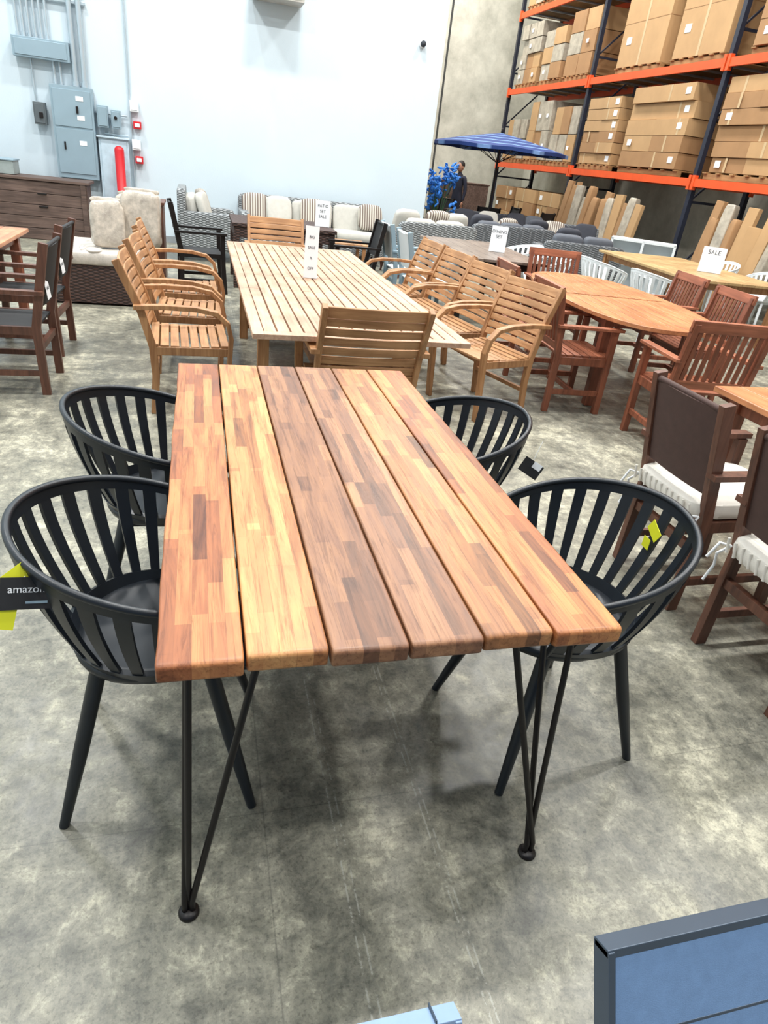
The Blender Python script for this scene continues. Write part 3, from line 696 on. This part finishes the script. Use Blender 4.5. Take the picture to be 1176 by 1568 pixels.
def plant():
    mb=MB(); r=random.Random(5); mb.lathe((0,0,0),[(.13,0),(.18,.35),(.2,.4),(.17,.4),(.16,.36)],1,20)
    for k in range(24):
        a=r.uniform(0,6.28); s_=r.uniform(.08,.36); h=r.uniform(.95,1.6); p=[(0,0,.36),(s_*.4*math.cos(a),s_*.4*math.sin(a),h*.65),(s_*math.cos(a),s_*math.sin(a),h)]
        mb.tube(p,.006,2,5)
        for q in range(8):
            mb.sup((p[2][0]+r.uniform(-.09,.09),p[2][1]+r.uniform(-.09,.09),h+r.uniform(-.14,.1)),(.11,.06,.035),0,1,(r.uniform(-1,1),r.uniform(-1,1),r.uniform(0,3)),4,8)
    mb.obj("blue_flowering_plant",[plain("blue_petals",(40,116,200),.6,0,.35,9),M_blkm,plain("stem_green",(50,84,54),.7)],(4.35,12.85,0))
plant()
def person():
    J={'pel':(0,0,.93),'wa':(0,0,1.05),'ch':(0,.01,1.28),'nk':(0,.0,1.46),'hd':(0,.02,1.50),
       'sL':(.17,0,1.40),'eL':(.24,.03,1.13),'wL':(.20,.16,.95),'sR':(-.17,0,1.40),'eR':(-.23,-.01,1.12),'wR':(-.25,.06,.88),
       'hL':(.09,0,.88),'kL':(.10,.03,.49),'aL':(.10,0,.09),'tL':(.11,.16,.04),'hR':(-.09,0,.88),'kR':(-.10,.02,.49),'aR':(-.10,-.03,.09),'tR':(-.11,.13,.04)}
    Rr={'pel':.13,'wa':.12,'ch':.145,'nk':.055,'hd':.055,'sL':.06,'eL':.043,'wL':.03,'sR':.06,'eR':.043,'wR':.03,'hL':.085,'kL':.06,'aL':.045,'tL':.04,'hR':.085,'kR':.06,'aR':.045,'tR':.04}
    E=[('pel','wa'),('wa','ch'),('ch','nk'),('nk','hd'),('ch','sL'),('sL','eL'),('eL','wL'),('ch','sR'),('sR','eR'),('eR','wR'),('pel','hL'),('hL','kL'),('kL','aL'),('aL','tL'),('pel','hR'),('hR','kR'),('kR','aR'),('aR','tR')]
    ks=list(J); me=bpy.data.meshes.new("body"); me.from_pydata([J[k] for k in ks],[(ks.index(a),ks.index(b)) for a,b in E],[])
    emp=bpy.data.objects.new("person",None); COL.objects.link(emp); emp.location=(6.15,16.9,0); emp.rotation_euler=(0,0,math.radians(120))
    o=bpy.data.objects.new("body",me); COL.objects.link(o); o.parent=emp
    o.modifiers.new("s","SKIN"); 
    for i,k in enumerate(ks): me.skin_vertices[0].data[i].radius=(Rr[k],Rr[k]*(.75 if k in('wa','ch','pel') else 1)); 
    me.skin_vertices[0].data[0].use_root=True
    s_=o.modifiers.new("sub","SUBSURF"); s_.levels=2; s_.render_levels=2
    me.materials.append(plain("dark_clothes",(40,42,58),.9,0,.1,4))
    mb=MB(); mb.sup((0,.02,1.61),(.155,.19,.235),0,1,nu=14,nv=20); mb.sup((0,.115,1.60),(.025,.03,.045),0,1); mb.sup((0,-.005,1.65),(.17,.195,.2),1,1)
    for s2 in(-1,1):
        mb.sup((s2*.08,.01,1.60),(.02,.04,.06),0,1); mb.sup((s2*.03,.108,1.625),(.022,.012,.012),1,1)
        w=J['wL'] if s2>0 else J['wR']; mb.sup((w[0],w[1]+.02,w[2]-.07),(.035,.07,.09),0,.8)
        for q in range(4): mb.tube([(w[0],w[1]-.01+q*.018,w[2]-.10),(w[0],w[1]+.0+q*.018,w[2]-.15),(w[0]-.01*s2,w[1]+.005+q*.018,w[2]-.18+.01*abs(q-1.5))],.008,0,6)
        mb.tube([(w[0],w[1]+.05,w[2]-.06),(w[0],w[1]+.075,w[2]-.11)],.009,0,6)
    mb.box((0,.113,1.565),(.045,.01,.008),1)
    h=mb.obj("head_and_hands",[plain("skin",(170,124,100),.6),plain("hair_dark",(30,24,22),.7)]); h.parent=emp
person()
# ------------------------------------------------------------------ foreground leaning blue panels
M_blue=plain("blue_panel_fabric",(118,150,192),.85,0,.06,60,.25); M_fr=plain("panel_frame_grey",(70,82,96),.4,.3,.08,6)
M_blue2=plain("pale_blue_trim",(132,156,188),.6,0,.05,30)
def panel(name,x0,x1,y,H,fr,t=.03,ang=27):
    mb=MB(); w=x1-x0; Ln=(H-.012)/math.cos(math.radians(ang))
    mb.X=Matrix.Translation((0,0,H))@Matrix.Rotation(math.radians(-ang),4,'X')
    mb.box((w/2,0,-Ln/2),(w-.02,t*.8,Ln-.02),0); mb.box((w/2,0,-.005),(w,t*.86,.010),1); mb.box((w/2,0,-Ln+.01),(w,t,.02),1)
    for x in(.004,w-.004): mb.box((x,0,-Ln/2),(.008,t,Ln-.004),1)
    mb.box((w/2,0,-.105),(w-.02,t*.84,.004),1); mb.box((w-.03,0,-.01),(.002,t*.9,.03),2)
    mb.X=Matrix()
    for x in(.1,w-.1): mb.bar((x,-.04,H-.12),(x,.06,.0),.025,.02,1)
    mb.obj(name,[M_blue,fr,M_fr],(x0,y,0),0,.002)
panel("leaning_upholstered_panel",.410,1.35,.318,.85,M_fr)
panel("leaning_upholstered_panel.001",-.75,.262,.329,.748,M_blue2)
# ------------------------------------------------------------------ lights
def area(name,loc,size,power,col=(1,1,1),rot=(0,0,0),sy=None):
    l=bpy.data.lights.new(name,'AREA'); l.energy=power; l.size=size; l.color=col
    if sy: l.shape='RECTANGLE'; l.size_y=sy
    o=bpy.data.objects.new(name,l); o.location=loc; o.rotation_euler=rot; COL.objects.link(o); return o
k=0
for x in(-3,1.5,6):
    for y,p in((-1,165),(4,390),(9.0,345)):
        area("high_bay_lamp"+(".%03d"%k if k else ""),(x,y,8.6),.9,p,(1,.995,.97),(0,0,0),.4); k+=1
for x,y,p in((5.8,13.5,360),(5.8,18,520)): area("high_bay_lamp.%03d"%k,(x,y,8.6),1.0,p,(1,.97,.92),(0,0,0),.5); k+=1
def spot(loc,tgt,p,ang,bl=.3):
    l=bpy.data.lights.new("wall_spot_lamp",'SPOT'); l.energy=p; l.spot_size=math.radians(ang); l.spot_blend=bl; l.shadow_soft_size=.05; l.color=(.92,.97,1)
    o=bpy.data.objects.new("wall_spot_lamp",l); o.location=loc; o.rotation_euler=(Vector(tgt)-Vector(loc)).to_track_quat('-Z','Y').to_euler(); COL.objects.link(o)
spot((.1,11.0,6.0),(.1,12,3.0),170,34,.25); spot((.95,11.3,5.2),(.95,12,3.0),75,26,.25); spot((2.4,11.0,6.6),(2.4,12,3.0),170,50,.5)
w=bpy.data.worlds.new("world"); sc.world=w; w.use_nodes=True; bg=w.node_tree.nodes["Background"]; bg.inputs[0].default_value=(.82,.90,1,1); bg.inputs[1].default_value=.42
# ------------------------------------------------------------------ camera
def Rm_(y,p,r):
    return Matrix.Rotation(y,3,'Z')@Matrix.Rotation(math.pi/2-p,3,'X')@Matrix.Rotation(r,3,'Z')
cd=bpy.data.cameras.new("camera"); cd.sensor_fit='HORIZONTAL'; cd.sensor_width=36; cd.lens=1000/1176*36; cd.clip_end=200
co=bpy.data.objects.new("camera",cd); COL.objects.link(co); co.matrix_world=Matrix.Translation((0,0,1.582))@Rm_(-.3029,.4928,.1228).to_4x4(); sc.camera=co
